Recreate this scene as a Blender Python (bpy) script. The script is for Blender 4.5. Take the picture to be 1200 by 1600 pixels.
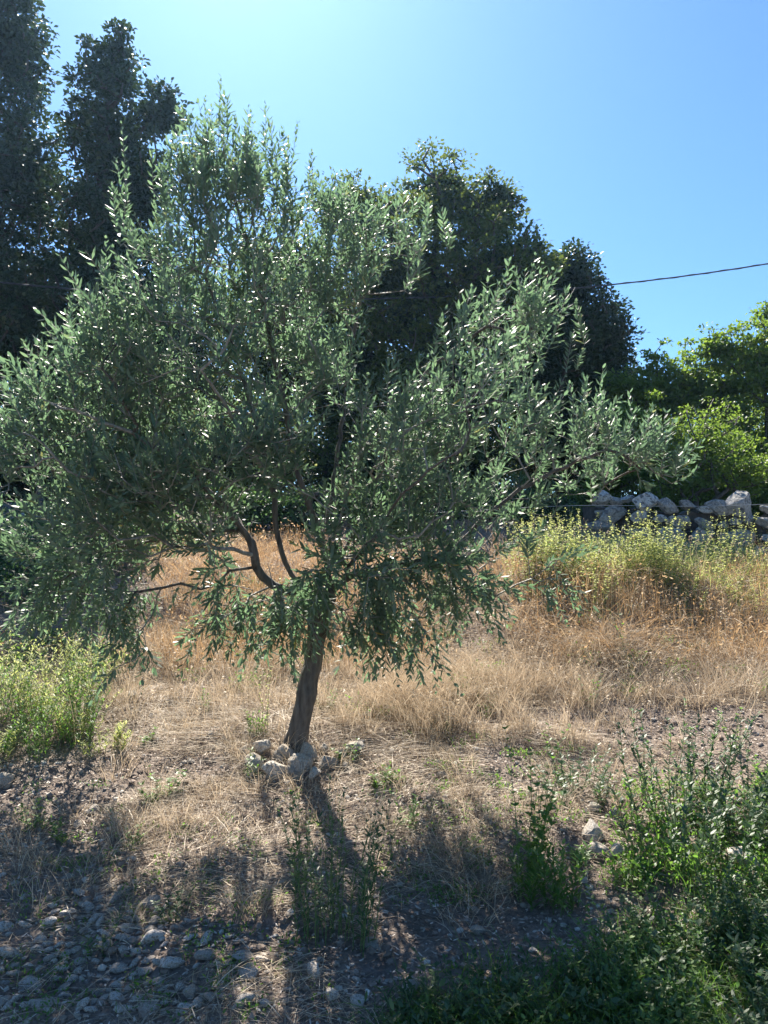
import bpy, math, random
import numpy as np
from mathutils import Vector
R = math.radians
rng = np.random.default_rng(7)
random.seed(7)
scene = bpy.context.scene
for o in list(bpy.data.objects): bpy.data.objects.remove(o)
C = scene.collection

# ------------------------------------------------------------------ camera
FPX = 1210.0
PITCH = math.atan(60/FPX)
CAM = np.array([0.0, 0.0, 1.6])
cam = bpy.data.cameras.new('camera'); camo = bpy.data.objects.new('camera', cam); C.objects.link(camo)
cam.sensor_fit = 'VERTICAL'; cam.sensor_height = 24; cam.lens = 12/math.tan(math.atan(800/FPX))
cam.clip_start = 0.05; cam.clip_end = 3000
camo.location = CAM; camo.rotation_euler = (R(90)+PITCH, 0, 0)
scene.camera = camo
scene.render.resolution_x = 768; scene.render.resolution_y = 1024

# ------------------------------------------------------------------ sky, sun, exposure
SUN_EL, SUN_AZ = R(46), R(-12.0)          # azimuth from +Y towards +X
world = bpy.data.worlds.new('World'); scene.world = world; world.use_nodes = True
wn = world.node_tree.nodes; wl = world.node_tree.links
bg = wn['Background']
sky = wn.new('ShaderNodeTexSky'); sky.sky_type = 'NISHITA'; sky.sun_disc = False
sky.sun_elevation = SUN_EL; sky.sun_rotation = SUN_AZ
sky.air_density = 1.0; sky.dust_density = 0.5; sky.ozone_density = 1.3; sky.altitude = 200
grade = wn.new('ShaderNodeMix'); grade.data_type = 'RGBA'; grade.blend_type = 'MULTIPLY'; grade.inputs[0].default_value = 1
wl.new(sky.outputs[0], grade.inputs[6]); grade.inputs[7].default_value = (.62, .95, 1.25, 1)   # a clear summer sky, a touch more cyan
wl.new(grade.outputs[2], bg.inputs[0]); bg.inputs[1].default_value = 0.051
sl = bpy.data.lights.new('sun', 'SUN'); so = bpy.data.objects.new('sun', sl); C.objects.link(so)
sl.energy = 5.0; sl.angle = R(0.5); sl.color = (1.0, 0.93, 0.82)
sd = Vector((math.sin(SUN_AZ)*math.cos(SUN_EL), math.cos(SUN_AZ)*math.cos(SUN_EL), math.sin(SUN_EL)))
so.rotation_euler = sd.to_track_quat('Z', 'Y').to_euler(); so.location = (0, 0, 20)
scene.view_settings.view_transform = 'Standard'; scene.view_settings.look = 'None'
scene.view_settings.exposure = 1.6; scene.view_settings.gamma = 1
scene.cycles.max_bounces = 8; scene.cycles.transmission_bounces = 4; scene.cycles.diffuse_bounces = 4
scene.cycles.use_denoising = True
HAZE = .00045

# ------------------------------------------------------------------ helpers
def unit(a):
    a = np.asarray(a, float); return a/np.maximum(np.linalg.norm(a, axis=-1, keepdims=True), 1e-9)
def ray(px, py):
    d = np.array([(px-600)/FPX, 0, 0]) + np.array([0, math.cos(PITCH), math.sin(PITCH)]) + (800-py)/FPX*np.array([0, -math.sin(PITCH), math.cos(PITCH)])
    return d
def at(px, py, D):
    d = ray(px, py); return CAM + d*(D/d[1])
def ss(a, b, x):
    t = np.clip((x-a)/(b-a), 0, 1); return t*t*(3-2*t)
_perm = np.random.default_rng(3).random((256, 256))
def vnoise(x, y):
    xi = np.floor(x).astype(int); yi = np.floor(y).astype(int); xf = x-xi; yf = y-yi
    u = xf*xf*(3-2*xf); v = yf*yf*(3-2*yf)
    g = lambda i, j: _perm[i & 255, j & 255]
    return (g(xi, yi)*(1-u)+g(xi+1, yi)*u)*(1-v)+(g(xi, yi+1)*(1-u)+g(xi+1, yi+1)*u)*v-0.5
_PY = np.array([-400, -10, 1.5, 2.6, 5.0, 6.2, 7.0, 7.8, 9.6, 10.6, 11.2, 14, 40, 500])
_PZ = np.array([-3, -0.6, -0.08, 0.0, 0.34, 0.54, 0.76, 1.20, 1.48, 1.62, 1.95, 2.2, 3.2, 9])
def gh(x, y):
    x = np.asarray(x, float); y = np.asarray(y, float)
    z = np.interp(y, _PY, _PZ)
    far = np.clip((np.abs(x)+np.abs(y))/40, 0, 1)
    z = z + 0.16*vnoise(x*.55+3, y*.55+9)*(1+6*far) + 0.07*vnoise(x*1.7, y*1.7+5)
    z = z + .22*(vnoise(x*1.9+11, y*1.9+31)+.5*vnoise(x*4.3, y*4.3+3))*np.exp(-((y-7.6)/1.0)**2)
    near = 1-np.clip((np.abs(x)-9)/3, 0, 1)
    near = near*(1-np.clip((y-13)/3, 0, 1))
    z = z + near*(0.045*vnoise(x*5.3, y*5.3) + 0.022*vnoise(x*13, y*13))
    z = z + .07*np.exp(-(((x+.57)/.55)**2+((y-5.05)/.4)**2))   # earth mounded round the olive
    return z
def ground(px, py):
    d = ray(px, py); t = np.arange(1.2, 30, 0.02)
    p = CAM[None]+t[:, None]*d[None]
    k = np.argmax(p[:, 2] < gh(p[:, 0], p[:, 1]))
    q = p[k]; return np.array([q[0], q[1], float(gh(q[0], q[1]))])
def grounds(xs, ys):
    return np.stack([xs, ys, gh(xs, ys)], 1)

class Acc:
    def __init__(s): s.v = []; s.t = []; s.q = []; s.n = 0
    def add(s, v, t=None, q=None):
        v = np.asarray(v, float).reshape(-1, 3)
        if t is not None and len(t): s.t.append(np.asarray(t, int).reshape(-1, 3)+s.n)
        if q is not None and len(q): s.q.append(np.asarray(q, int).reshape(-1, 4)+s.n)
        s.v.append(v); s.n += len(v)
    def build(s, name, mats, parent=None, smooth=True, origin=None):
        me = bpy.data.meshes.new(name)
        v = np.concatenate(s.v) if s.v else np.zeros((0, 3))
        if origin is not None: v = v-np.asarray(origin)
        T = np.concatenate(s.t) if s.t else np.zeros((0, 3), int)
        Q = np.concatenate(s.q) if s.q else np.zeros((0, 4), int)
        loops = np.concatenate([T.ravel(), Q.ravel()]).astype(np.int32)
        tot = np.concatenate([np.full(len(T), 3), np.full(len(Q), 4)]).astype(np.int32)
        st = np.concatenate([[0], np.cumsum(tot)[:-1]]).astype(np.int32)
        me.vertices.add(len(v)); me.vertices.foreach_set('co', v.astype(np.float32).ravel())
        me.loops.add(len(loops)); me.loops.foreach_set('vertex_index', loops)
        me.polygons.add(len(tot)); me.polygons.foreach_set('loop_start', st); me.polygons.foreach_set('loop_total', tot)
        me.update(calc_edges=True)
        me.polygons.foreach_set('use_smooth', np.full(len(tot), bool(smooth)))
        me.materials.append(mats)
        o = bpy.data.objects.new(name, me); C.objects.link(o)
        if parent is not None: o.parent = parent
        elif origin is not None: o.location = origin
        return o
def empty(name, loc):
    o = bpy.data.objects.new(name, None); C.objects.link(o); o.location = loc; o.empty_display_size = .1; return o
def tag(o, label=None, cat=None, group=None, kind=None):
    if label: o['label'] = label
    if cat: o['category'] = cat
    if group: o['group'] = group
    if kind: o['kind'] = kind
    return o

def leaves(acc, P, D, N, L, W, bend=0.15, shape='lance'):
    n = len(P); L = np.broadcast_to(L, n)[:, None]; W = np.broadcast_to(W, n)[:, None]; D = unit(D)
    S = unit(np.cross(D, N)); N = np.cross(S, D); b = np.broadcast_to(bend, n)[:, None]
    if shape == 'lance':
        a = P+D*L*.32-N*W*.12; c = P+D*L*.68-N*(W*.1+b*L*.4)
        v = np.stack([P, a-S*W*.5, a+S*W*.5, c-S*W*.44, c+S*W*.44, P+D*L-N*b*L], 1)
        k = np.arange(n)[:, None]*6
        acc.add(v, np.concatenate([k+[0, 2, 1], k+[3, 4, 5]]), k+[1, 2, 4, 3])
    else:   # broad leaf folded along its midrib
        m = P+D*L*.5+N*W*.0
        v = np.stack([P, m-S*W*.5+N*W*.14, m+S*W*.5+N*W*.14, P+D*L-N*b*L, m], 1)
        k = np.arange(n)[:, None]*5
        acc.add(v, np.concatenate([k+[0, 4, 1], k+[0, 2, 4], k+[1, 4, 3], k+[4, 2, 3]]))
def blades(acc, P, head, H, lean, W, rise=1.0):
    """curved tapering blades; head = horizontal unit heading, lean 0..1.5"""
    n = len(P); H = np.broadcast_to(H, n)[:, None]; lean = np.broadcast_to(lean, n)[:, None]
    W = np.broadcast_to(W, n)[:, None]; rise = np.broadcast_to(rise, n)[:, None]
    up = np.array([0, 0, 1.0]); ang = rng.uniform(0, 6.283, n)
    S = np.stack([np.cos(ang), np.sin(ang), rng.normal(0, .3, n)], 1)
    out = []
    for t, w in ((0, 1), (.38, .85), (.72, .6)):
        p = P+up*H*rise*(t-lean*.32*t*t)+head*H*lean*t*(.35+.65*t)
        out += [p-S*W*w*.5, p+S*W*w*.5]
    out.append(P+up*H*rise*(1-lean*.4)+head*H*lean)
    v = np.stack(out, 1); k = np.arange(n)[:, None]*7
    acc.add(v, k+[4, 5, 6], np.concatenate([k+[0, 1, 3, 2], k+[2, 3, 5, 4]]))
    return out[-1]
def heading(n, a=None):
    a = rng.uniform(0, 6.283, n) if a is None else a
    return np.stack([np.cos(a), np.sin(a), np.zeros(n)], 1)
def tube(acc, pts, rad, sides=6, knob=0.0):
    pts = np.asarray(pts, float); rad = np.asarray(rad, float); n = len(pts)
    if n < 2: return
    T = unit(np.gradient(pts, axis=0)); ref = np.array([.13, .98, .1]) if abs(T[0][1]) < .8 else np.array([1., 0, .1])
    A = unit(np.cross(T, ref)); B = np.cross(T, A)
    th = np.linspace(0, 2*np.pi, sides, endpoint=False)
    rr = rad[:, None]*(1+knob*(vnoise(th[None]*1.3+7*np.arange(n)[:, None]*.13, np.arange(n)[:, None]*.37+th[None]*0)*2)) if knob else rad[:, None]*np.ones((1, sides))
    v = pts[:, None]+rr[..., None]*(np.cos(th)[None, :, None]*A[:, None]+np.sin(th)[None, :, None]*B[:, None])
    i = np.arange(n-1)[:, None]*sides; j = np.arange(sides)[None]; j2 = (j+1) % sides
    q = np.stack([i+j, i+j2, i+sides+j2, i+sides+j], -1).reshape(-1, 4)
    v = np.concatenate([v.reshape(-1, 3), pts[-1:]+T[-1:]*rad[-1]*.5])
    e = (n-1)*sides; jj = np.arange(sides)
    acc.add(v, np.stack([e+jj, e+(jj+1) % sides, np.full(sides, n*sides)], 1), q)
def smooth_path(ctrl, step=.07, wob=.0):
    c = np.asarray(ctrl, float); c = np.concatenate([2*c[:1]-c[1:2], c, 2*c[-1:]-c[-2:-1]])
    out = []
    for i in range(1, len(c)-2):
        n = max(2, int(np.linalg.norm(c[i+1]-c[i])/step)); t = np.linspace(0, 1, n, endpoint=False)[:, None]
        a, b, d, e = c[i-1], c[i], c[i+1], c[i+2]
        out.append(.5*((2*b)+(-a+d)*t+(2*a-5*b+4*d-e)*t*t+(-a+3*b-3*d+e)*t**3))
    out.append(c[-2:-1]); o = np.concatenate(out)
    if wob: o[1:-1] += rng.normal(0, wob, (len(o)-2, 3))
    return o

# ------------------------------------------------------------------ materials
def newmat(name):
    m = bpy.data.materials.new(name); m.use_nodes = True
    nt = m.node_tree; return m, nt, nt.nodes['Principled BSDF'], nt.nodes['Material Output']
def ramp(nt, fac, stops):
    r = nt.nodes.new('ShaderNodeValToRGB'); e = r.color_ramp.elements
    while len(e) < len(stops): e.new(.5)
    for k, (p, c) in enumerate(stops): e[k].position = p; e[k].color = (*c, 1)
    nt.links.new(fac, r.inputs[0]); return r.outputs[0]
def noise(nt, scale, detail=4, coord='Object', rough=.6, dist=0.0):
    tc = nt.nodes.new('ShaderNodeTexCoord'); n = nt.nodes.new('ShaderNodeTexNoise')
    n.inputs['Scale'].default_value = scale; n.inputs['Detail'].default_value = detail
    n.inputs['Roughness'].default_value = rough; n.inputs['Distortion'].default_value = dist
    nt.links.new(tc.outputs[coord], n.inputs['Vector']); return n
def mixc(nt, fac, a, b, mode='MIX'):
    m = nt.nodes.new('ShaderNodeMix'); m.data_type = 'RGBA'; m.blend_type = mode
    for s, v in ((m.inputs[0], fac), (m.inputs[6], a), (m.inputs[7], b)):
        if hasattr(v, 'links') or hasattr(v, 'is_linked'): nt.links.new(v, s)
        elif isinstance(v, (int, float)): s.default_value = v
        else: s.default_value = (*v, 1)
    return m.outputs[2]
def leafmat(name, stops, under=None, trans=.4, tcol=(.25, .42, .06), rough=.45, spec=.5, sheen=0):
    m, nt, p, out = newmat(name)
    g = nt.nodes.new('ShaderNodeNewGeometry')
    col = ramp(nt, g.outputs['Random Per Island'], stops)
    if under is not None: col2 = mixc(nt, g.outputs['Backfacing'], col, under)
    else: col2 = col
    nt.links.new(col2, p.inputs['Base Color']); p.inputs['Roughness'].default_value = rough
    p.inputs['Specular IOR Level'].default_value = spec
    tr = nt.nodes.new('ShaderNodeBsdfTranslucent')
    tc = mixc(nt, .55, tcol, col)
    nt.links.new(tc, tr.inputs['Color'])
    mx = nt.nodes.new('ShaderNodeMixShader'); mx.inputs[0].default_value = trans
    nt.links.new(p.outputs[0], mx.inputs[1]); nt.links.new(tr.outputs[0], mx.inputs[2])
    nt.links.new(mx.outputs[0], out.inputs[0]); return m
def barkmat(name, a, b, scale=18, rough=.8):
    m, nt, p, out = newmat(name)
    n = noise(nt, scale, 8); tcn = nt.nodes[-2] if False else None
    mp = nt.nodes.new('ShaderNodeMapping'); mp.inputs['Scale'].default_value = (1, 1, .25)
    tc = nt.nodes.new('ShaderNodeTexCoord'); nt.links.new(tc.outputs['Object'], mp.inputs[0]); nt.links.new(mp.outputs[0], n.inputs['Vector'])
    nt.links.new(ramp(nt, n.outputs[0], [(.3, a), (.55, b), (.72, tuple(x*1.5 for x in b))]), p.inputs['Base Color'])
    p.inputs['Roughness'].default_value = rough
    bp = nt.nodes.new('ShaderNodeBump'); bp.inputs['Strength'].default_value = 1; bp.inputs['Distance'].default_value = .03
    nt.links.new(n.outputs[0], bp.inputs['Height']); nt.links.new(bp.outputs[0], p.inputs['Normal']); return m
def stonemat(name, stops, scale=9, lichen=None, bump=.5):
    m, nt, p, out = newmat(name)
    n = noise(nt, scale, 9, rough=.65); col = ramp(nt, n.outputs[0], stops)
    oi = nt.nodes.new('ShaderNodeObjectInfo'); g = nt.nodes.new('ShaderNodeNewGeometry')
    ad = nt.nodes.new('ShaderNodeMath'); ad.operation = 'ADD'; nt.links.new(oi.outputs['Random'], ad.inputs[0]); nt.links.new(g.outputs['Random Per Island'], ad.inputs[1])
    fr = nt.nodes.new('ShaderNodeMath'); fr.operation = 'FRACT'; nt.links.new(ad.outputs[0], fr.inputs[0])
    tint = ramp(nt, fr.outputs[0], [(0, (.62, .58, .54)), (.5, (.9, .86, .8)), (1, (1.1, 1.08, 1.05))])
    col = mixc(nt, 1.0, col, tint, 'MULTIPLY')
    if lichen:
        n2 = noise(nt, scale*.6, 5); f = ramp(nt, n2.outputs[0], [(.52, (0, 0, 0)), (.6, (1, 1, 1))]); col = mixc(nt, f, col, lichen)
    nt.links.new(col, p.inputs['Base Color']); p.inputs['Roughness'].default_value = .85
    bp = nt.nodes.new('ShaderNodeBump'); bp.inputs['Strength'].default_value = bump; bp.inputs['Distance'].default_value = .02
    nt.links.new(n.outputs[0], bp.inputs['Height']); nt.links.new(bp.outputs[0], p.inputs['Normal']); return m

M = {}
M['olive'] = leafmat('olive_leaf', [(0, (.035, .07, .048)), (.45, (.07, .115, .078)), (.85, (.12, .165, .115)), (.985, (.15, .18, .09)), (1, (.45, .28, .04))],
                     under=(.17, .21, .15), trans=.45, tcol=(.30, .52, .24), rough=.47, spec=.5)
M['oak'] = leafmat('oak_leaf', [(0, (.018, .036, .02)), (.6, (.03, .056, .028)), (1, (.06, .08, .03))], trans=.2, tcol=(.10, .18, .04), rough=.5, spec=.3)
M['oak_sunlit'] = leafmat('sunlit_oak_leaf', [(0, (.035, .07, .022)), (.5, (.065, .11, .035)), (1, (.13, .15, .045))], trans=.4, tcol=(.26, .34, .06), rough=.5, spec=.3)  # sunlight put into the outer leaf colour, lighter than the plain oak leaf
M['shrub'] = leafmat('shrub_leaf', [(0, (.05, .10, .02)), (.6, (.10, .17, .03)), (1, (.2, .25, .05))], trans=.5, tcol=(.34, .52, .06), rough=.5)
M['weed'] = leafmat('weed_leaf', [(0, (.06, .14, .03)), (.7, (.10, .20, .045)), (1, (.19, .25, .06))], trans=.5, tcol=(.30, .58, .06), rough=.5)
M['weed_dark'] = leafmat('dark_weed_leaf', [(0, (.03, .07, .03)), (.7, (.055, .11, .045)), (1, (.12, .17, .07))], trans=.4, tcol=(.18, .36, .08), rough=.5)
M['yellow'] = leafmat('yellow_herb_leaf', [(0, (.2, .27, .07)), (.6, (.42, .46, .16)), (1, (.6, .58, .28))], trans=.5, tcol=(.75, .8, .25), rough=.6)
M['straw'] = leafmat('straw', [(0, (.20, .15, .10)), (.5, (.48, .38, .26)), (1, (.75, .64, .48))], trans=.35, tcol=(.6, .46, .32), rough=.55, spec=.4)
M['dry'] = leafmat('dry_grass', [(0, (.14, .075, .04)), (.3, (.34, .20, .10)), (.6, (.46, .30, .15)), (.85, (.62, .46, .28)), (1, (.80, .70, .5))], trans=.42, tcol=(.66, .42, .2), rough=.6, spec=.3)
M['litter'] = leafmat('dead_leaf', [(0, (.12, .085, .065)), (.5, (.38, .30, .24)), (1, (.72, .63, .54))], trans=.2, tcol=(.5, .34, .2), rough=.6, spec=.4)
M['bark'] = barkmat('olive_bark', (.035, .028, .022), (.13, .11, .09), 26)
M['bark_dark'] = barkmat('oak_bark', (.03, .025, .02), (.09, .075, .06), 8)
M['twig'] = barkmat('olive_twig', (.12, .11, .09), (.28, .26, .22), 30, .6)
M['dead_twig'] = barkmat('dead_twig', (.08, .06, .045), (.22, .17, .13), 30)
M['stem'] = leafmat('green_stem', [(0, (.10, .16, .05)), (1, (.2, .26, .08))], trans=.1)
M['lime'] = stonemat('limestone', [(.3, (.22, .19, .165)), (.48, (.44, .41, .37)), (.7, (.68, .65, .6))], 11, (.30, .24, .18), .6)
M['wallstone'] = stonemat('wall_limestone', [(.3, (.2, .2, .2)), (.5, (.42, .42, .41)), (.68, (.62, .61, .6))], 6, (.12, .12, .12), .8)
M['pebble'] = stonemat('pebble_stone', [(.3, (.24, .215, .19)), (.5, (.40, .37, .34)), (.7, (.56, .53, .5))], 9, (.2, .16, .12), .4)
M['crumb_wall'] = stonemat('rubble_fill', [(.3, (.06, .055, .05)), (.5, (.13, .12, .11)), (.7, (.2, .19, .17))], 14)
M['wire'] = newmat('galvanised_wire')[0]; q = M['wire'].node_tree.nodes['Principled BSDF']; q.inputs['Base Color'].default_value = (.35, .35, .35, 1); q.inputs['Metallic'].default_value = .8; q.inputs['Roughness'].default_value = .45
M['cable'] = newmat('cable_rubber')[0]; q = M['cable'].node_tree.nodes['Principled BSDF']; q.inputs['Base Color'].default_value = (.03, .032, .04, 1); q.inputs['Roughness'].default_value = .5
def soil():
    m, nt, p, out = newmat('soil')
    n1 = noise(nt, 2.2, 6); n2 = noise(nt, 38, 8, rough=.7); n3 = noise(nt, 9, 8)
    c1 = ramp(nt, n2.outputs[0], [(.3, (.12, .095, .08)), (.5, (.27, .215, .18)), (.66, (.42, .35, .30)), (.75, (.55, .49, .43))])
    c2 = ramp(nt, n3.outputs[0], [(.3, (.09, .07, .05)), (.55, (.24, .18, .14)), (.75, (.34, .27, .21))])
    c = mixc(nt, .4, c1, c2)
    v = nt.nodes.new('ShaderNodeTexVoronoi'); v.inputs['Scale'].default_value = 28
    tc = nt.nodes.new('ShaderNodeTexCoord'); nt.links.new(tc.outputs['Object'], v.inputs['Vector'])
    f = ramp(nt, v.outputs['Distance'], [(.12, (1, 1, 1)), (.2, (0, 0, 0))])
    f2 = ramp(nt, n1.outputs[0], [(.45, (0, 0, 0)), (.6, (.8, .8, .8))])
    f3 = mixc(nt, 1.0, f, f2, 'MULTIPLY'); c = mixc(nt, f3, c, (.45, .42, .38))
    nt.links.new(c, p.inputs['Base Color']); p.inputs['Roughness'].default_value = .95; p.inputs['Specular IOR Level'].default_value = .2
    bp = nt.nodes.new('ShaderNodeBump'); bp.inputs['Strength'].default_value = 1; bp.inputs['Distance'].default_value = .03
    nt.links.new(n2.outputs[0], bp.inputs['Height']); nt.links.new(bp.outputs[0], p.inputs['Normal']); return m
M['soil'] = soil()

# ------------------------------------------------------------------ ground
def axis(lo, a, b, hi, step):
    left = a-np.geomspace(.15, a-lo, 34)[::-1]; right = b+np.geomspace(.15, hi-b, 34)
    return np.concatenate([left, np.arange(a, b, step), right])
xs = axis(-120, -7.5, 7.5, 120, .05); ys = axis(-60, 1.2, 12.5, 160, .05)
X, Y = np.meshgrid(xs, ys); nx, ny = len(xs), len(ys)
g = Acc(); i = np.arange(ny-1)[:, None]*nx+np.arange(nx-1)[None]
g.add(np.stack([X.ravel(), Y.ravel(), gh(X.ravel(), Y.ravel())], 1), None, np.stack([i, i+1, i+nx+1, i+nx], -1).reshape(-1, 4))
tag(g.build('ground', M['soil']), kind='structure')

# ------------------------------------------------------------------ stones
import bmesh
def stone_mesh(name, mat, seed, angular=.6, sub=3, flat=.75):
    r = np.random.default_rng(seed); bm = bmesh.new(); bmesh.ops.create_icosphere(bm, subdivisions=sub, radius=1)
    P = np.array([v.co[:] for v in bm.verts])
    for _ in range(int(4+angular*10)):
        n = unit(r.normal(size=3)); d = r.uniform(.62-.16*angular, .9-.1*angular); h = P@n; k = h > d
        P[k] -= np.outer((h[k]-d)*.92, n)
    for s, a in ((1.2, .12), (2.7, .06), (6, .02*angular+.005)):
        o = r.uniform(0, 50, 3)
        P *= (1+a*2*(vnoise(P[:, 0]*s+o[0]+P[:, 2]*s, P[:, 1]*s+o[1]-P[:, 2]*s*.7)))[:, None]
    P *= np.array([1, r.uniform(.65, .95), flat*r.uniform(.8, 1.1)])
    P /= np.abs(P).max()
    for v, p in zip(bm.verts, P): v.co = p
    me = bpy.data.meshes.new(name); bm.to_mesh(me); bm.free(); me.materials.append(mat)
    me.polygons.foreach_set('use_smooth', np.full(len(me.polygons), angular < .8)); return me
def put(me, name, loc, size, rot=None, parent=None, scale=(1, 1, 1)):
    o = bpy.data.objects.new(name, me); C.objects.link(o)
    o.location = loc; o.scale = tuple(size*s for s in scale)
    o.rotation_euler = rot if rot is not None else (random.uniform(-.25, .25), random.uniform(-.25, .25), random.uniform(0, 6.28))
    if parent is not None: o.parent = parent
    return o
LIME = [stone_mesh('white_stone', M['lime'], 10+k, .95) for k in range(6)]
WALLM = [stone_mesh('wall_stone', M['wallstone'], 40+k, .9) for k in range(10)]
PEB = [stone_mesh('pebble', M['pebble'], 80+k, .22+.1*(k % 3), 3, .6) for k in range(8)]

# ring of stones round the olive trunk: (px, py, half width px, label)
ring = [
 (427, 1202, 21, 'largest pale round stone in front of the olive trunk'),
 (398, 1190, 17, 'pale stone at the left end of the ring round the trunk'),
 (470, 1195, 18, 'pale yellowish stone standing directly below the trunk in the ring'),
 (512, 1192, 17, 'upright whitish stone at the right end of the ring'),
 (449, 1178, 15, 'small stone on top of the ring just left of the trunk foot'),
 (482, 1177, 17, 'grey flat stone resting against the right of the trunk foot'),
 (410, 1168, 17, 'grey flat stone at the back left of the ring, behind the leftmost one'),
 (492, 1207, 11, 'small grey stone wedged between the front stones right of centre'),
 (452, 1205, 11, 'small grey stone wedged between the two largest front stones'),
 (384, 1172, 11, 'little grey stone outermost on the left of the ring'),
 (530, 1180, 10, 'little shaded stone outermost on the right of the ring'),
 (463, 1212, 7, 'tiny stone in front of the two largest front stones'),
 (540, 1196, 7, 'tiny grey stone just outside the ring on its right'),
 (392, 1210, 8, 'tiny stone in front of the leftmost pale stone'),
 (505, 1172, 10, 'small dark stone tucked behind the upright whitish one'),
 (435, 1182, 12, 'ochre tinted small stone among the ring stones'),
]
for k, (px, py, hw, lab) in enumerate(ring):
    p = ground(px, py+hw*.55); s = hw/FPX*p[1]*1.15
    o = put(LIME[k % 6], 'stone', (p[0], p[1], p[2]+s*.36), s, scale=(1, 1, 1.15)); tag(o, lab, 'stone', 'stones ringing the olive trunk')
single = [
 (556, 1168, 17, 'lone pale stone on the soil right of the trunk foot'),
 (925, 1298, 22, 'flat white stone at the upper left of the three by the weeds'),
 (936, 1328, 17, 'white stone in the middle of the three by the weeds'),
 (964, 1330, 18, 'squarish white stone rightmost of the three by the weeds'),
 (1100, 1458, 15, 'white stone among dark green weeds in the lower right'),
 (1165, 1340, 24, 'pale weathered stone at the right edge above the dark weeds'),
 (1185, 1305, 14, 'beige stone at the right edge above the weathered one'),
 (1165, 1315, 12, 'small beige stone left of the upper right edge stone'),
 (122, 1292, 9, 'small white stone on the straw in the left foreground'),
 (147, 1264, 13, 'yellowish stone half buried beneath a small weed on the left'),
 (8, 1222, 16, 'pale stone at the left edge below the green clump'),
 (300, 1552, 14, 'bluish white stone at the bottom, left of centre'),
 (490, 1518, 15, 'pale stone at the bottom centre under the tall weeds'),
 (580, 1475, 14, 'pale round stone right below the tall weeds'),
 (208, 1085, 9, 'small pale stone on the slope left of the trunk'),
 (690, 1210, 9, 'small stone lying in the shade right of the trunk'),
 (520, 1560, 11, 'small grey stone near the bottom edge, centre'),
 (640, 1545, 15, 'half buried pale stone at the bottom left of the dark weeds'),
 (745, 1455, 12, 'small pale stone on bare soil above the dark weeds'),
 (1040, 1490, 12, 'small pale stone between the leaning stalk and the dark weeds'),
 (560, 1570, 13, 'grey white stone at the bottom edge left of the dark weeds'),
 (960, 1270, 14, 'shaded grey stone behind the three white ones'),
 (930, 1262, 10, 'small shaded stone left behind the three white ones'),
]
for k, (px, py, hw, lab) in enumerate(single):
    p = ground(px, py+hw*.5); s = hw/FPX*p[1]*1.1
    o = put(LIME[(k*5) % 6], 'stone', (p[0], p[1], p[2]+s*.35), s); tag(o, lab, 'stone', 'loose pale stones')
# pebble heap lower left
cnt = 0; tries = 0; placed = []
while cnt < 170 and tries < 6000:
    tries += 1
    if random.random() < .7: px = random.gauss(165, 60); py = random.gauss(1460, 58)
    else: px = random.uniform(0, 470); py = 1590-random.random()**1.3*95-px*.03
    if px < 2 or py > 1598 or py < 1340: continue
    if py < 1350+abs(px-150)*.6 and py < 1540: continue
    p = ground(px, py); s = random.choice((.013, .018, .022, .026, .032, .04))*random.uniform(.85, 1.15)
    if any((p[0]-a)**2+(p[1]-b)**2 < ((s+c)*.72)**2 for a, b, c in placed): continue
    placed.append((p[0], p[1], s)); cnt += 1
    o = put(PEB[cnt % 8], 'pebble', (p[0], p[1], p[2]+s*.24), s*1.15, rot=(random.gauss(0, .3), random.gauss(0, .3), random.uniform(-.5, 1.2)), scale=(1.1, .8, .9))
    tag(o, 'smooth grey pebble in the heap at the lower left', 'pebble', 'grey pebbles heaped at the lower left')

# gravel and crumbs of stone: uncountable
ico = bmesh.new(); bmesh.ops.create_icosphere(ico, subdivisions=1, radius=1); ico.verts.ensure_lookup_table()
IV = np.array([v.co[:] for v in ico.verts]); IF = np.array([[v.index for v in f.verts] for f in ico.faces]); ico.free()
def gravel(name, n, mat, smin, smax, xf, yf, lift=.25):
    a = Acc(); xs = xf(n); ys = yf(n); P = grounds(xs, ys)
    s = smin*(smax/smin)**(rng.random(n)**2)
    jit = 1+rng.normal(0, .16, (n, len(IV), 1))
    sc = np.stack([np.ones(n), rng.uniform(.55, 1, n), rng.uniform(.4, .8, n)], 1)
    th = rng.uniform(0, 6.283, n); c, si = np.cos(th)[:, None], np.sin(th)[:, None]
    V = IV[None]*jit*sc[:, None]*s[:, None, None]
    V = np.stack([V[..., 0]*c-V[..., 1]*si, V[..., 0]*si+V[..., 1]*c, V[..., 2]], -1)
    V += P[:, None]; V[..., 2] += (s*lift)[:, None]
    a.add(V, (IF[None]+np.arange(n)[:, None, None]*len(IV)).reshape(-1, 3)); return a.build(name, mat, smooth=False)
def yn(n): return 2.0+5.2*rng.random(n)**1.2
def xn(n): return rng.uniform(-3.4, 3.6, n)
M['crumb'] = stonemat('earth_crumb', [(.3, (.14, .105, .085)), (.5, (.27, .21, .17)), (.7, (.42, .35, .3))], 20)
tag(gravel('gravel', 11000, M['lime'], .004, .022, xn, yn), kind='stuff', label='pale gravel scattered over the soil', cat='gravel')
tag(gravel('soil_crumbs', 16000, M['crumb'], .005, .026, xn, yn), kind='stuff', label='clods and crumbs of dry brown earth', cat='soil crumbs')

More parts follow.
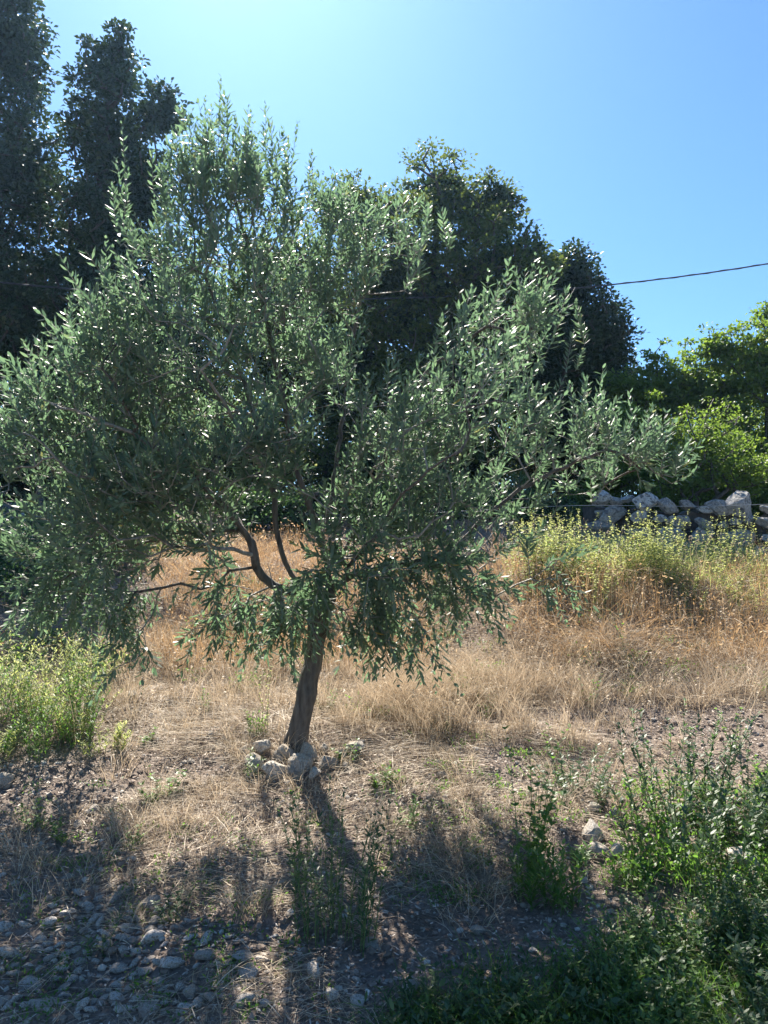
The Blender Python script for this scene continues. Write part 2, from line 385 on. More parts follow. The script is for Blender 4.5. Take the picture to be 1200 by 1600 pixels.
# ------------------------------------------------------------------ dry stone wall
def wall(name, label, pts, hgt, n, depth=.35):
    root = empty(name, tuple(pts[0])); tag(root, label, 'stone wall')
    pts = np.asarray(pts, float); seg = np.linalg.norm(np.diff(pts[:, :2], axis=0), axis=1); cum = np.concatenate([[0], np.cumsum(seg)])
    core = Acc(); path = []
    for t in np.linspace(0, cum[-1], 30):
        x = np.interp(t, cum, pts[:, 0]); y = np.interp(t, cum, pts[:, 1]); z = gh(x, y+.1); path.append((x, y+.22, z))
    path = np.array(path); H = hgt*.72
    prof = np.array([(-.05, -.25), (.04, H), (.3, H), (.4, -.25)])
    V = np.stack([np.stack([path[:, 0], path[:, 1]+a, path[:, 2]+b], 1) for a, b in prof], 1)
    V += rng.normal(0, .02, V.shape)
    ii = np.arange(29)[:, None]*4+np.arange(3)[None]
    core.add(V-pts[0], np.array([[0, 1, 2], [0, 2, 3], [116, 118, 117], [116, 119, 118]]), np.stack([ii, ii+4, ii+5, ii+1], -1).reshape(-1, 4))
    core.build('rubble_core', M['crumb_wall'], root, smooth=False)
    rows = 4; k = 0; per = max(3, n//rows)
    for r_ in range(rows):
        t = random.uniform(0, .2)
        while t < cum[-1] and k < n:
            s = random.choice((.1, .12, .14, .16, .2))*random.uniform(.85, 1.15)*hgt/.72
            x = np.interp(t, cum, pts[:, 0]); y = np.interp(t, cum, pts[:, 1])
            z = gh(x, y)+hgt*(r_+.38)/rows+random.uniform(-.03, .03)
            o = put(WALLM[random.randrange(10)], 'stone', (x-pts[0][0], y-pts[0][1]+random.uniform(-.02, .1)+r_*.02, z-pts[0][2]), s,
                    rot=(random.uniform(-.5, .5), random.uniform(-.4, .4), random.uniform(-.5, .5)), parent=root, scale=(random.uniform(.9, 1.3), .9, random.uniform(.65, 1.1)))
            t += s*random.uniform(1.3, 1.75); k += 1
    return root
wall('dry_stone_wall', 'dry stone wall of grey limestone behind the yellow green herbs on the right',
     [np.array([*at(930, 800, 10.3)[:2], gh(at(930, 800, 10.3)[0], 10.3)]), np.array([*at(1010, 800, 10.1)[:2], 0]), np.array([*at(1330, 800, 9.7)[:2], 0])], .76, 100)
wall('dry_stone_wall', 'shaded dry stone wall low behind the left side of the olive tree',
     [np.array([*at(-120, 800, 10.0)[:2], gh(at(-120, 800, 10.)[0], 10.)]), np.array([*at(260, 800, 10.3)[:2], 0])], .5, 60)

# ------------------------------------------------------------------ branching trees
class Tree:
    def __init__(s): s.p = []; s.par = []
    def path(s, pts, parent=-1):
        for q in pts: s.p.append(np.asarray(q, float)); s.par.append(parent); parent = len(s.p)-1
        return parent
    def grow(s, targets, step=.09, wob=.012, rise=.25, first=6):
        n = len(s.p); cap = n+len(targets)*60; P = np.zeros((cap, 3)); P[:n] = np.array(s.p)
        depth = np.zeros(cap); hold = []
        for i in range(n): depth[i] = 0 if s.par[i] < 0 else depth[s.par[i]]+np.linalg.norm(P[i]-P[s.par[i]])
        tips = []
        T = np.asarray(targets)
        d0 = np.array([np.min(np.sum((P[:n]-t)**2, 1)) for t in T]); order = np.argsort(d0+rng.normal(0, .05, len(T)))
        for ti in order:
            t = T[ti]; q = P[:n]; d = np.linalg.norm(q-t, axis=1)+.16*depth[:n]
            below = np.maximum(0, q[:, 2]-t[2])*.35; d = d+below
            d[:first] += 5
            k = int(np.argmin(d)); a = q[k].copy(); v = t-a; L = np.linalg.norm(v)
            m = max(1, int(L/step)); par = k
            pd = unit(a-P[s.par[k]]) if s.par[k] >= 0 else np.array([0, 0, 1.])
            c = a+pd*L*.25+v*.25+np.array([0, 0, -rise*L*.25])
            for j in range(1, m+1):
                u = j/m; b = (1-u)**2*a+2*u*(1-u)*c+u*u*t
                if j < m: b = b+rng.normal(0, wob, 3)
                P[n] = b; s.p.append(b); s.par.append(par); depth[n] = depth[par]+L/m; par = n; n += 1
            tips.append(par)
        return tips
    def radii(s, tip=.0025, ex=2.3):
        n = len(s.p); w = np.zeros(n); kids = [[] for _ in range(n)]
        for i, p in enumerate(s.par):
            if p >= 0: kids[p].append(i)
        r = np.zeros(n)
        for i in range(n-1, -1, -1):
            r[i] = max(tip**ex, sum(r[k] for k in kids[i]))
        s.kids = kids; s.r = r**(1/ex); return s.r
    def chains(s):
        out = []; stack = [(i, -1) for i, p in enumerate(s.par) if p < 0]
        while stack:
            i, start = stack.pop(); ch = [start] if start >= 0 else []
            while True:
                ch.append(i); k = s.kids[i]
                if not k: break
                k = sorted(k, key=lambda a: -s.r[a])
                for z in k[1:]: stack.append((z, i))
                i = k[0]
            out.append(ch)
        return out

def inlobes(lobes, n, shell=.5):
    w = np.array([l[6] if len(l) > 6 else l[3]*l[4]*l[5] for l in lobes]); w = w/w.sum()
    idx = rng.choice(len(lobes), n, p=w); L = np.array([l[:6] for l in lobes])[idx]
    v = unit(rng.normal(size=(n, 3)))*(rng.random(n)**shell)[:, None]
    return L[:, :3]+v*L[:, 3:6], v, idx

# ------------------------------------------------------------------ the olive tree
OD = 5.0
b0 = ground(462, 1168)
def ol(px, py, dy=0.0): return at(px, py, b0[1]+dy)
def pr(px): return px/FPX*b0[1]
olive = empty('olive_tree', b0); tag(olive, 'grey green olive tree with a leaning trunk rising from the stone ring', 'olive tree')
t = Tree()
fork = t.path(smooth_path([b0-[0, 0, .1], ol(463, 1160), ol(478, 1090, -.02), ol(490, 1025, 0), ol(500, 965, 0), ol(512, 930, .02)], .06, .003))
limbs = [
 ([ol(512, 930, .02), ol(470, 925, -.1), ol(425, 915, -.1), ol(400, 885, -.15), ol(392, 850, -.2), ol(370, 815, -.25), ol(320, 760, -.4), ol(230, 690, -.5), ol(140, 650, -.6)]),
 ([ol(508, 938, .02), ol(470, 915, .1), ol(445, 880, .1), ol(432, 830, .1), ol(425, 760, .1), ol(405, 680, .05), ol(370, 560, 0), ol(320, 430, -.1)]),
 ([ol(512, 930, .02), ol(510, 880, .1), ol(498, 830, .15), ol(472, 760, .2), ol(455, 690, .2), ol(430, 560, .2), ol(400, 420, .15), ol(360, 290, .1)]),
 ([ol(512, 930, .02), ol(560, 895, .0), ol(640, 880, -.1), ol(705, 860, -.15), ol(750, 815, -.15), ol(830, 755, -.1), ol(920, 715, -.05)]),
 ([ol(512, 930, .02), ol(540, 860, .1), ol(580, 780, .3), ol(620, 660, .4), ol(680, 570, .4), ol(790, 490, .3)]),
 ([ol(500, 860, .1), ol(520, 760, .4), ol(540, 620, .6), ol(560, 480, .7), ol(590, 360, .6)]),
 ([ol(540, 890, .0), ol(590, 830, -.5), ol(640, 760, -.8), ol(720, 700, -1.0)]),
 ([ol(425, 760, .1), ol(390, 700, -.3), ol(330, 600, -.8), ol(260, 520, -1.0)]),
 ([ol(392, 850, -.2), ol(345, 790, .1), ol(230, 750, .4), ol(90, 720, .6)]),
]
limb_ids = []
for c in limbs:
    pts = smooth_path(c, .07, .005); P = np.array(t.p); k = int(np.argmin(np.linalg.norm(P-pts[0], axis=1)))
    limb_ids.append(t.path(pts[1:], k))
def lobe(px, py, rx, ry, dy, rd, w=None):
    c = ol(px, py, dy); return (*c, pr(rx), rd, pr(ry), (w if w else rx*ry))
LO = [lobe(360, 425, 120, 150, .1, .75, 18000), lobe(235, 420, 28, 130, .0, .3, 1500), lobe(350, 285, 80, 50, .1, .35, 3200), lobe(450, 350, 45, 65, .2, .4, 2500),
      lobe(180, 620, 140, 120, -.1, .9, 21000), lobe(95, 740, 130, 120, .0, .9, 19000), lobe(60, 650, 60, 70, 0, .5, 3500),
      lobe(350, 560, 180, 170, -.2, .9, 29000), lobe(570, 420, 95, 120, .4, .7, 12500), lobe(660, 370, 40, 50, .4, .3, 1500),
      lobe(700, 700, 160, 110, -.1, 1.0, 12500), lobe(790, 530, 85, 85, .2, .6, 4600), lobe(850, 480, 45, 35, .2, .3, 1800),
      lobe(900, 705, 120, 65, .1, .6, 7500), lobe(1010, 715, 50, 25, .1, .25, 1000), lobe(650, 590, 130, 70, .1, .7, 6000),
      lobe(240, 800, 140, 80, -.3, .8, 12500), lobe(150, 880, 110, 70, .1, .6, 7500), lobe(640, 880, 140, 65, -.2, .6, 7500), lobe(480, 510, 80, 140, .3, .7, 8500),
      lobe(780, 800, 90, 55, .0, .5, 4000), lobe(520, 800, 50, 60, .3, .5, 1500),
      lobe(205, 960, 30, 50, -.3, .2, 900), lobe(360, 940, 40, 65, -.25, .2, 3300), lobe(405, 975, 35, 45, -.2, .2, 1500), lobe(590, 965, 60, 50, -.3, .25, 2600), lobe(700, 900, 90, 50, -.2, .4, 2500), lobe(170, 960, 50, 45, -.2, .3, 1800), lobe(440, 925, 60, 30, -.3, .15, 2200), lobe(455, 930, 40, 35, -.2, .2, 800), lobe(500, 890, 30, 60, -.25, .2, 500), lobe(630, 1020, 18, 35, -.3, .1, 250), lobe(870, 880, 25, 25, -.1, .1, 300), lobe(500, 900, 130, 45, -.25, .4, 4500), lobe(560, 950, 90, 40, -.2, .3, 2200), lobe(330, 880, 70, 60, -.2, .4, 2600), lobe(720, 900, 90, 50, -.1, .4, 2500), lobe(90, 900, 110, 60, .2, .5, 6500), lobe(600, 800, 110, 70, -.3, .6, 9000), lobe(460, 880, 90, 45, -.35, .25, 2500), lobe(200, 850, 130, 60, -.2, .7, 6000), lobe(560, 880, 90, 50, -.35, .35, 3500), lobe(380, 740, 120, 50, -.5, .4, 5000), lobe(610, 700, 100, 70, -.2, .7, 6000), lobe(500, 640, 90, 60, .5, .6, 2500)]
cc_, _, _ = inlobes(LO, 430, .4)
TG = cc_[rng.integers(0, len(cc_), 2750)]+rng.normal(0, [.085, .085, .085], (2750, 3))
TG = np.concatenate([TG, inlobes(LO, 450, .4)[0]])
# project back to the picture to keep the openings through which stems and slope are seen
def proj(P):
    d = P-CAM; y = d[:, 1]*math.cos(PITCH)+d[:, 2]*math.sin(PITCH); z = -d[:, 1]*math.sin(PITCH)+d[:, 2]*math.cos(PITCH)
    return 600+FPX*d[:, 0]/y, 800-FPX*z/y
qx, qy = proj(TG)
CX = [-60, 0, 30, 110, 160, 200, 240, 300, 350, 420, 470, 500, 540, 600, 660, 700, 735, 790, 850, 890, 910, 1000, 1070, 1200]
CY = [600, 620, 590, 515, 420, 330, 265, 205, 185, 205, 250, 300, 315, 320, 345, 420, 470, 440, 455, 490, 600, 655, 700, 760]
def outside(qx, qy, m=0):
    h = qy < np.interp(qx, CX, CY)+m
    for cx_, cy_, a_, b_ in ((605, 535, 66, 85), (520, 700, 40, 62), (425, 838, 66, 72), (290, 915, 45, 55), (690, 455, 40, 60), (560, 1020, 25, 30)):
        h = h | (((qx-cx_)/a_)**2+((qy-cy_)/b_)**2 < 1)
    return h
hole = outside(qx, qy, 22)
TG = TG[(~hole) | (rng.random(len(TG)) < .06)]
tips = t.grow(TG, .085, .01, first=fork+1)
r = t.radii(.0023, 2.25); Pn = np.array(t.p)
nt0 = fork+1
tr_r = np.interp(np.arange(nt0)/nt0, [0, .12, .25, .6, 1], [.1, .07, .06, .055, .058]); r[:nt0] = tr_r
tw = Acc(); ncb = 0
for ch in t.chains():
    rr = r[ch].copy(); pp = Pn[ch]
    if ch[0] == 0:
        a = Acc(); m = nt0+1; tq = np.linspace(0, m-1, m*4); pd_ = np.stack([np.interp(tq, np.arange(m), pp[:m, j]) for j in range(3)], 1); rd_ = np.interp(tq, np.arange(m), rr[:m])
        for kn, ka in ((.36, .007), (.7, .008)): rd_ = rd_+ka*np.exp(-((tq/m-kn)/.03)**2)
        tube(a, pd_-b0, rd_, 26, .0)
        V_ = a.v[0][:-1].reshape(len(tq), 26, 3); cen_ = (pd_-b0)[:, None]
        th_ = np.linspace(0, 2*np.pi, 26, endpoint=False)[None]; zz_ = np.linspace(0, 1, len(tq))[:, None]
        f_ = 1+.05*np.sin(3*th_+5*zz_)*(1-.6*zz_)+.03*np.sin(5*th_-9*zz_+1)+.30*np.exp(-zz_*16)*np.maximum(0, np.sin(4*th_+1)) \
            +.09*vnoise(np.cos(th_)*5+zz_*3, np.sin(th_)*5+zz_*9)+.06*vnoise(np.cos(th_)*9+zz_*5, np.sin(th_)*9+zz_*50)
        a.v[0][:-1] = (cen_+(V_-cen_)*f_[..., None]).reshape(-1, 3); a.build('trunk', M['bark'], olive)
        ch = ch[m-1:]; pp = Pn[ch]; rr = r[ch].copy(); rr[0] = rr[1] if len(rr) > 1 else rr[0]
    elif len(rr) > 1: rr[0] = min(rr[0], rr[1]*1.15)
    if len(rr) > 5 and rr[1] > .013:
        a = Acc(); rr = rr*np.linspace(.72, 1, len(rr)); tube(a, pp-b0, rr, 9, .12); a.build('branch', M['bark'], olive); ncb += 1
    else: tube(tw, pp-b0, rr, 4 if rr[0] < .008 else 6)
tw.build('twigs', M['twig'], olive)
# leafy shoots: at every tip and along thin twigs
def shoots(acc, tacc, P0, Dr, Ls, nl, L, W, flip=None, bendup=.25, offset=np.zeros(3), sp=.8):
    n = len(P0); Dr = unit(Dr); A = unit(np.cross(Dr, np.array([.3, .5, .2]))); B = np.cross(Dr, A)
    bu = np.broadcast_to(bendup, n)[:, None]; szv = rng.uniform(.65, 1.3, n)
    def pos(u): return P0+Dr*Ls[:, None]*u+np.array([0, 0, 1.])*Ls[:, None]*bu*u*u
    ph0 = rng.uniform(0, 6.28, n)
    for j in range(nl):
        u = (j+.6)/nl; p = pos(u); tan = unit(pos(u+.02)-pos(u-.02)); ph = ph0+j*1.571+rng.normal(0, .25, n)
        Rd = np.cos(ph)[:, None]*A+np.sin(ph)[:, None]*B
        ll = L*szv*(1.1-.55*abs(u-.4))*rng.uniform(.7, 1.2, n)
        if u > .9: ll = ll*.6
        for s_ in (1, -1):
            keep = rng.random(n) < .9
            D = unit(tan*sp+s_*Rd*(1.15-.75*u)+rng.normal(0, .16, (n, 3)))
            N = unit(tan*1.0-s_*Rd*.7+rng.normal(0, .25, (n, 3)))
            leaves(acc, (p-offset)[keep], D[keep], N[keep], ll[keep], W*rng.uniform(.75, 1.2, keep.sum()), rng.uniform(-.1, .25, keep.sum()))
    pts = [pos(u) for u in (0, .35, .7, 1)]
    k = 3; th = [0, 2.094, 4.189]; V = []
    for i_, q in enumerate(pts):
        rad = (.0021, .0018, .0013, .0006)[i_]
        for a_ in th: V.append(q-offset+rad*(math.cos(a_)*A+math.sin(a_)*B))
    V = np.stack(V, 1); b = np.arange(n)[:, None]*12; Q = []
    for i_ in range(3):
        for a_ in range(3): Q.append(b+[i_*3+a_, i_*3+(a_+1) % 3, i_*3+3+(a_+1) % 3, i_*3+3+a_])
    tacc.add(V, None, np.concatenate(Q))
crown = Acc(); sh = Acc()
thin = [i for i in range(nt0, len(t.p)) if r[i] < .0065 and t.par[i] >= 0 and rng.random() < .12]
ids = np.array(list(tips)+thin); qx, qy = proj(Pn[ids]); ids = ids[(~outside(qx, qy, 10)) | (rng.random(len(ids)) < .12)]; P0 = Pn[ids]; par = Pn[[t.par[i] for i in ids]]
cen = ol(450, 650); out = unit((P0-cen)*[1, .8, .8]); gd = unit(P0-par)
qx, qy = proj(P0)
low = ss(830, 930, qy)
D = gd*.5+out*.4+rng.normal(0, .42, P0.shape); D[:, 2] += .85*(1-low)-.75*low
D[qy < 480] *= [.8, .8, 1]; D[qy < 480, 2] += .2
Ls = rng.uniform(.10, .28, len(P0))
shoots(crown, sh, P0, D, Ls, 9, .07, .0165, bendup=np.where(low > .5, -.2, .25), offset=b0)
# long leaders standing out of the crown
ld = [(345, 115, 250), (415, 160, 270), (465, 190, 290), (388, 165, 280), (330, 165, 270), (300, 170, 290), (442, 200, 300), (487, 235, 330), (190, 190, 330), (200, 265, 360), (365, 205, 300), (250, 260, 330),
      (535, 265, 350), (28, 560, 640), (50, 555, 640), (10, 620, 690), (110, 505, 600), (155, 480, 580), (120, 430, 540), (165, 370, 480), (240, 300, 400), (660, 300, 370), (690, 330, 390), (900, 470, 540), (895, 520, 580), (850, 440, 500),
      (1060, 700, 740), (1020, 660, 710), (945, 640, 690), (620, 1050, 980), (640, 1060, 990), (205, 1010, 940), (175, 1000, 940), (400, 1050, 980), (370, 1010, 940), (510, 300, 380), (270, 200, 300), (320, 150, 260)]
P0 = []; DD = []; LL = []
for (x, y0, y1) in ld:
    dy = rng.uniform(-.3, .3); sgn = 1 if y1 > y0 else -1
    a = ol(x+rng.uniform(-14, 14), y1, dy); b = ol(x, y0, dy)
    P0.append(a); DD.append(b-a); LL.append(np.linalg.norm(b-a))
for z in range(2): shoots(crown, sh, np.array(P0)+rng.normal(0, .02*z, (len(P0), 3)), np.array(DD)+rng.normal(0, .04*z, (len(P0), 3)), np.array(LL)*(1-.3*z), 16, .058, .0145, bendup=0.0, offset=b0)
crown.build('crown', M['olive'], olive); sh.build('shoots', M['twig'], olive)
print('olive leaves faces', sum(len(a) for a in crown.t)+sum(len(a) for a in crown.q), 'branches', ncb, 'tips', len(tips), 'thin', len(thin))

# ------------------------------------------------------------------ background trees
def bgtree(name, label, cat, base, lobes, nclust, per, leafL, mat, crad=.28, aspect=.55, trunk_r=.14, group=None, stems=1, inner=.33, shape='broad', flat=.6, bark='bark_dark', shell=.36, hi=None):
    base = np.array([base[0], base[1], float(gh(base[0], base[1]))])
    root = empty(name, base); tag(root, label, cat, group)
    t = Tree(); lob = np.array([l[:6] for l in lobes]); top = lob[np.argmax(lob[:, 2])]
    mid = base+(np.array(top[:3])-base)*.45+rng.normal(0, .15, 3)*[1, 1, 0]
    t.path(smooth_path([base-[0, 0, .15], base+[0, 0, .5], mid, top[:3]], .25, .015))
    n0 = len(t.p)
    for l in lobes:
        if np.linalg.norm(np.array(l[:3])-top[:3]) < .01: continue
        P = np.array(t.p[:n0]); k = int(np.clip(np.argmin(np.linalg.norm(P-np.array(l[:3]), axis=1))-4, 1, n0-2))
        t.path(smooth_path([t.p[k], (t.p[k]+np.array(l[:3]))/2+[0, 0, -.1], np.array(l[:3])], .25, .02)[1:], k)
    TG, v, li = inlobes(lobes, nclust, shell)
    t.grow(TG, .3, .03)
    r = t.radii(.006, 2.3); Pn = np.array(t.p); r *= trunk_r/r[0]; r = np.maximum(r, .006)
    tk = Acc(); br = Acc(); first = True
    for ch in t.chains():
        tube(tk if first else br, Pn[ch]-base, r[ch], 8 if first else 4, .1 if first else 0); first = False
    tk.build('trunk', M[bark], root); br.build('branches', M[bark], root)
    def fol(nm, cc, n_per, cr, ll, mt):
        a = Acc(); n = len(cc)*n_per; cid = np.repeat(np.arange(len(cc)), n_per)
        crs = cr*rng.uniform(.55, 1.25, len(cc))
        off = unit(rng.normal(size=(n, 3)))*(rng.random(n)**.45)[:, None]*[1, 1, flat]*crs[cid][:, None]
        P = cc[cid]+off-base
        D = unit(off+rng.normal(0, .12, (n, 3))*1.0+[0, 0, .02]); N = unit(rng.normal(0, .6, (n, 3))+[0, 0, .8])
        L = ll*rng.uniform(.6, 1.25, n)
        leaves(a, P, D, N, L, L*aspect*rng.uniform(.8, 1.2, n), rng.uniform(-.05, .3, n), shape); return a.build(nm, mt, root)
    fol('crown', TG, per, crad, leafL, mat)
    ic, _, _ = inlobes(lobes, int(nclust*inner), 1.0); ic = lob[rng.integers(0, len(lob), len(ic)), :3]*0+ic
    if len(ic):
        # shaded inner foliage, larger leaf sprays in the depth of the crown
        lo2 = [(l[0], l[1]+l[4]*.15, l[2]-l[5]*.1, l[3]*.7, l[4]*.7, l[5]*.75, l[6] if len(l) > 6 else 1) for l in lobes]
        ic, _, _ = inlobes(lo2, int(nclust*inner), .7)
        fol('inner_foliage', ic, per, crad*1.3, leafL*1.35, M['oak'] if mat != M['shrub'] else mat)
    return root
def bl(px, py, rx, ry, D, rd=None, w=None):
    c = at(px, py, D); s = D/FPX; rd = rd if rd else (rx+ry)/2*s
    return (*c, rx*s, rd, ry*s, (w if w else rx*ry))
# left: tall dark trees
D1 = 19.0
bgtree('oak_tree', 'very tall dark evergreen tree cut by the left edge, russet leaves near its top', 'tree', at(-40, 800, D1)[:2],
       [bl(20, 60, 60, 90, D1, 1.35), bl(-60, 20, 90, 130, D1, 1.50), bl(30, 250, 75, 130, D1, 1.80), bl(-50, 430, 110, 180, D1, 2.25), bl(40, 520, 100, 150, D1, 2.10), bl(-20, -160, 90, 120, D1, 1.50), bl(50, 720, 110, 110, D1, 1.95), bl(-130, 250, 90, 240, D1, 2.10)],
       1250, 62, .13, M['oak'], .36, .6, .3, inner=.3)
D2 = 18.0
bgtree('oak_tree', 'tall dark oak with a narrow rounded top just left of the olive crown', 'tree', at(120, 800, D2)[:2],
       [bl(175, 90, 48, 58, D2, 0.75), bl(165, 200, 58, 100, D2, 1.20), bl(250, 175, 34, 42, D2, 0.52), bl(215, 270, 60, 80, D2, 1.05), bl(150, 360, 90, 110, D2, 1.50), bl(110, 520, 120, 120, D2, 1.80), bl(230, 500, 110, 130, D2, 1.80), bl(160, 680, 140, 110, D2, 1.80), bl(190, 800, 150, 70, D2, 1.50), bl(290, 650, 90, 150, D2, 1.65)],
       1250, 62, .12, M['oak'], .32, .62, .3, inner=.3)
# centre: broad oak
D3 = 16.5
bgtree('oak_tree', 'broad dark oak with sunlit yellow green outer leaves behind the middle of the olive', 'tree', at(690, 850, D3+.6)[:2],
       [bl(560, 330, 70, 50, D3+.5, 1.05), bl(680, 300, 65, 60, D3+.5, 1.20), bl(765, 320, 60, 55, D3+.4, 1.05), bl(640, 430, 110, 120, D3+.2, 1.80), bl(760, 440, 95, 110, D3, 1.80), bl(700, 600, 130, 130, D3+.3, 1.80), bl(540, 560, 110, 170, D3+.7, 1.65), bl(830, 420, 40, 70, D3, 0.90), bl(440, 480, 90, 170, D3+1.2, 1.50), bl(400, 700, 90, 110, D3+2, 1.5), bl(540, 740, 120, 100, D3+.6, 1.50), bl(700, 740, 150, 90, D3+.5, 1.50)],
       1400, 66, .095, M['oak_sunlit'], .3, .62, .26, inner=.9)
bgtree('oak_tree', 'dark green oak leaning down to the right beneath the overhead cable', 'tree', at(880, 850, D3+1.4)[:2],
       [bl(880, 440, 60, 55, D3+1.2, 1.05), bl(920, 530, 65, 80, D3+1.2, 1.20), bl(850, 560, 90, 110, D3+1, 1.50), bl(960, 610, 45, 90, D3+1.4, 0.90), bl(880, 690, 110, 80, D3+1.2, 1.50)],
       650, 64, .1, M['oak'], .33, .62, .2, inner=.7)
# right: bright shrubs and small trees
def sh_(name, label, base, lobes, nc, per=36, L=.085, mat='shrub', **k):
    return bgtree(name, label, 'shrub' if name == 'shrub' else 'tree', base, lobes, nc, per, L, M[mat], k.get('crad', .2), k.get('aspect', .6), k.get('tr', .05), inner=k.get('inner', .35), flat=.35, shell=.5)
DS = 15.0
sh_('elm_tree', 'bright green spindly young tree with a thin leader standing against the sky', at(1030, 850, DS)[:2],
    [bl(1030, 620, 55, 60, DS, .6), bl(1025, 560, 22, 45, DS, .3, 500), bl(985, 640, 35, 40, DS, .4), bl(1050, 720, 80, 60, DS, .6), bl(1085, 600, 50, 70, DS, .6), bl(975, 600, 30, 30, DS, .4)], 340, 32)
sh_('elm_tree', 'bright green leafy small tree at the right edge', at(1200, 850, DS-.4)[:2],
    [bl(1190, 560, 60, 70, DS-.4, .7), bl(1140, 620, 60, 80, DS-.4, .7), bl(1240, 640, 90, 130, DS-.4, .9), bl(1180, 720, 90, 60, DS-.5, .7), bl(1195, 490, 22, 30, DS-.4, .3), bl(1130, 545, 40, 40, DS-.4, .4)], 620, 32)
sh_('shrub', 'green shrub right behind the highest stones of the wall', at(1090, 830, 11.3)[:2],
    [bl(1100, 690, 70, 70, 11.4, .5), bl(1160, 740, 60, 40, 11.3, .4), bl(1060, 750, 50, 35, 11.3, .4)], 170, 32, .055)
sh_('shrub', 'long low thicket of mid green leaves just behind the right wall', at(1010, 830, 12.2)[:2],
    [bl(960, 740, 60, 50, 12.2, .5), bl(1040, 730, 60, 60, 12.4, .5), bl(1130, 730, 60, 60, 12.4, .5), bl(1210, 735, 60, 60, 12.2, .5), bl(1000, 660, 50, 50, 12.8, .5), bl(1290, 720, 70, 80, 12.4, .5), bl(1020, 790, 70, 30, 12.3, .4, 4000), bl(1120, 785, 70, 30, 12.3, .4, 4000), bl(1210, 785, 60, 30, 12.3, .4, 4000), bl(930, 790, 60, 35, 12.3, .4, 4000)], 560, 38, .07)
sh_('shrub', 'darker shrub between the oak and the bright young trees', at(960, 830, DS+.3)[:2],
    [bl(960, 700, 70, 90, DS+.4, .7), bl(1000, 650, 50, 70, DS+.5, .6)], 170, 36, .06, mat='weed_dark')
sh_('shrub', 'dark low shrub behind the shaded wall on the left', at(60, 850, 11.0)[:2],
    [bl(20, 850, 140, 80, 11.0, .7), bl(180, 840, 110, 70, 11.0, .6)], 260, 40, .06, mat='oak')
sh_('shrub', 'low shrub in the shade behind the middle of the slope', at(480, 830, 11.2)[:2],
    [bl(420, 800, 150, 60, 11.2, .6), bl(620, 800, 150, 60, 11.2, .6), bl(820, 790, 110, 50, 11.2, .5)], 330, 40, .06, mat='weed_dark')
# far wood behind everything, closes the view between the trunks
far = Acc()
nf = 5200; fx = rng.uniform(-26, 26, nf); fy = rng.uniform(23, 33, nf); fz = gh(fx, fy)+rng.uniform(0, 1, nf)**1.2*(6.0+1.4*vnoise(fx*.4, fy*.4)*2)*np.where(fx > 5, .75, 1.0)
cc = np.stack([fx, fy, fz], 1); cid = np.repeat(np.arange(nf), 30); n = len(cid)
off = unit(rng.normal(size=(n, 3)))*(rng.random(n)**.4)[:, None]*.55
leaves(far, cc[cid]+off, off+rng.normal(0, .2, (n, 3)), rng.normal(0, .5, (n, 3))+[0, 0, .8], .16*rng.uniform(.6, 1.2, n), .1, .1, 'broad')
tag(far.build('far_wood', M['oak']), 'dark far wood filling the view beyond the trees', 'wood', kind='stuff')

# ------------------------------------------------------------------ cable and fence wire
a = Acc(); cu = []
xx = np.linspace(-40, 45, 160)
pA, pB, pC = at(120, 452, 15.0), at(945, 446, 16.2), at(1200, 412, 16.6)
co = np.polyfit([pA[0], pB[0], pC[0]], [pA[2], pB[2], pC[2]], 2); cy = np.polyfit([pA[0], pC[0]], [pA[1], pC[1]], 1)
xx = np.linspace(-20, 22, 120); pts = np.stack([xx, np.polyval(cy, xx), np.polyval(co, xx)], 1)
tube(a, pts, np.full(len(pts), .015), 6)
th = np.arange(0, 900)*.4; px_ = np.linspace(-19.9, 21.9, 900); cw = np.stack([px_, np.polyval(cy, px_)+.015*np.cos(th), np.polyval(co, px_)+.015*np.sin(th)], 1)
tube(a, cw, np.full(900, .007), 4)
tag(a.build('power_cable', M['cable']), 'thin dark twisted overhead cable crossing the blue sky on the right', 'cable')
a = Acc()
c = smooth_path([at(480, 812, 9.2), at(700, 800, 9.2), at(900, 790, 9.3), at(1100, 791, 9.3), at(1350, 782, 9.3)], .2)
tube(a, c, np.full(len(c), .0035), 5)
tag(a.build('fence_wire', M['wire']), 'single strand of thin fence wire stretched in front of the stone wall', 'wire')

# ------------------------------------------------------------------ straw litter and dry grass
def mask_weeds(P):      # picture region covered by live weeds
    qx, qy = proj(P); return qx, qy
st = Acc(); n = 165000
xs_ = rng.uniform(-3.6, 4.2, n); ys_ = 2.2+5.0*rng.random(n)**1.0
dens = vnoise(xs_*1.3+20, ys_*1.3)+.6*vnoise(xs_*3.1, ys_*3.1+7)
qx, qy = proj(grounds(xs_, ys_))
keep = (dens > -.28+.25*((qx > 600) & (qy > 1400))) & (rng.random(n) < np.where(qx < 170, .5, 1.0)*np.where((qx > 760) & (qy > 1180), .45, 1.0)*np.where((qy > 1400) & (qx < 300), .7, 1.0)*ss(1900, 1100, qy)**.5)
xs_, ys_, dens = xs_[keep], ys_[keep], dens[keep]; n = len(xs_)
P = grounds(xs_, ys_); P[:, 2] += .003+.035*rng.random(n)**2*(1+dens)
ang = vnoise(xs_*.9+40, ys_*.9)*9+rng.normal(0, .9, n); H = heading(n, ang)
Ln = rng.uniform(.05, .26, n)
blades(st, P, H, Ln, rng.uniform(.8, 1.1, n), rng.uniform(.0016, .0038, n), rise=rng.uniform(-.05, .32, n))
tag(st.build('straw_litter', M['straw']), 'matted pale dead grass lying over the slope', 'straw', kind='stuff')
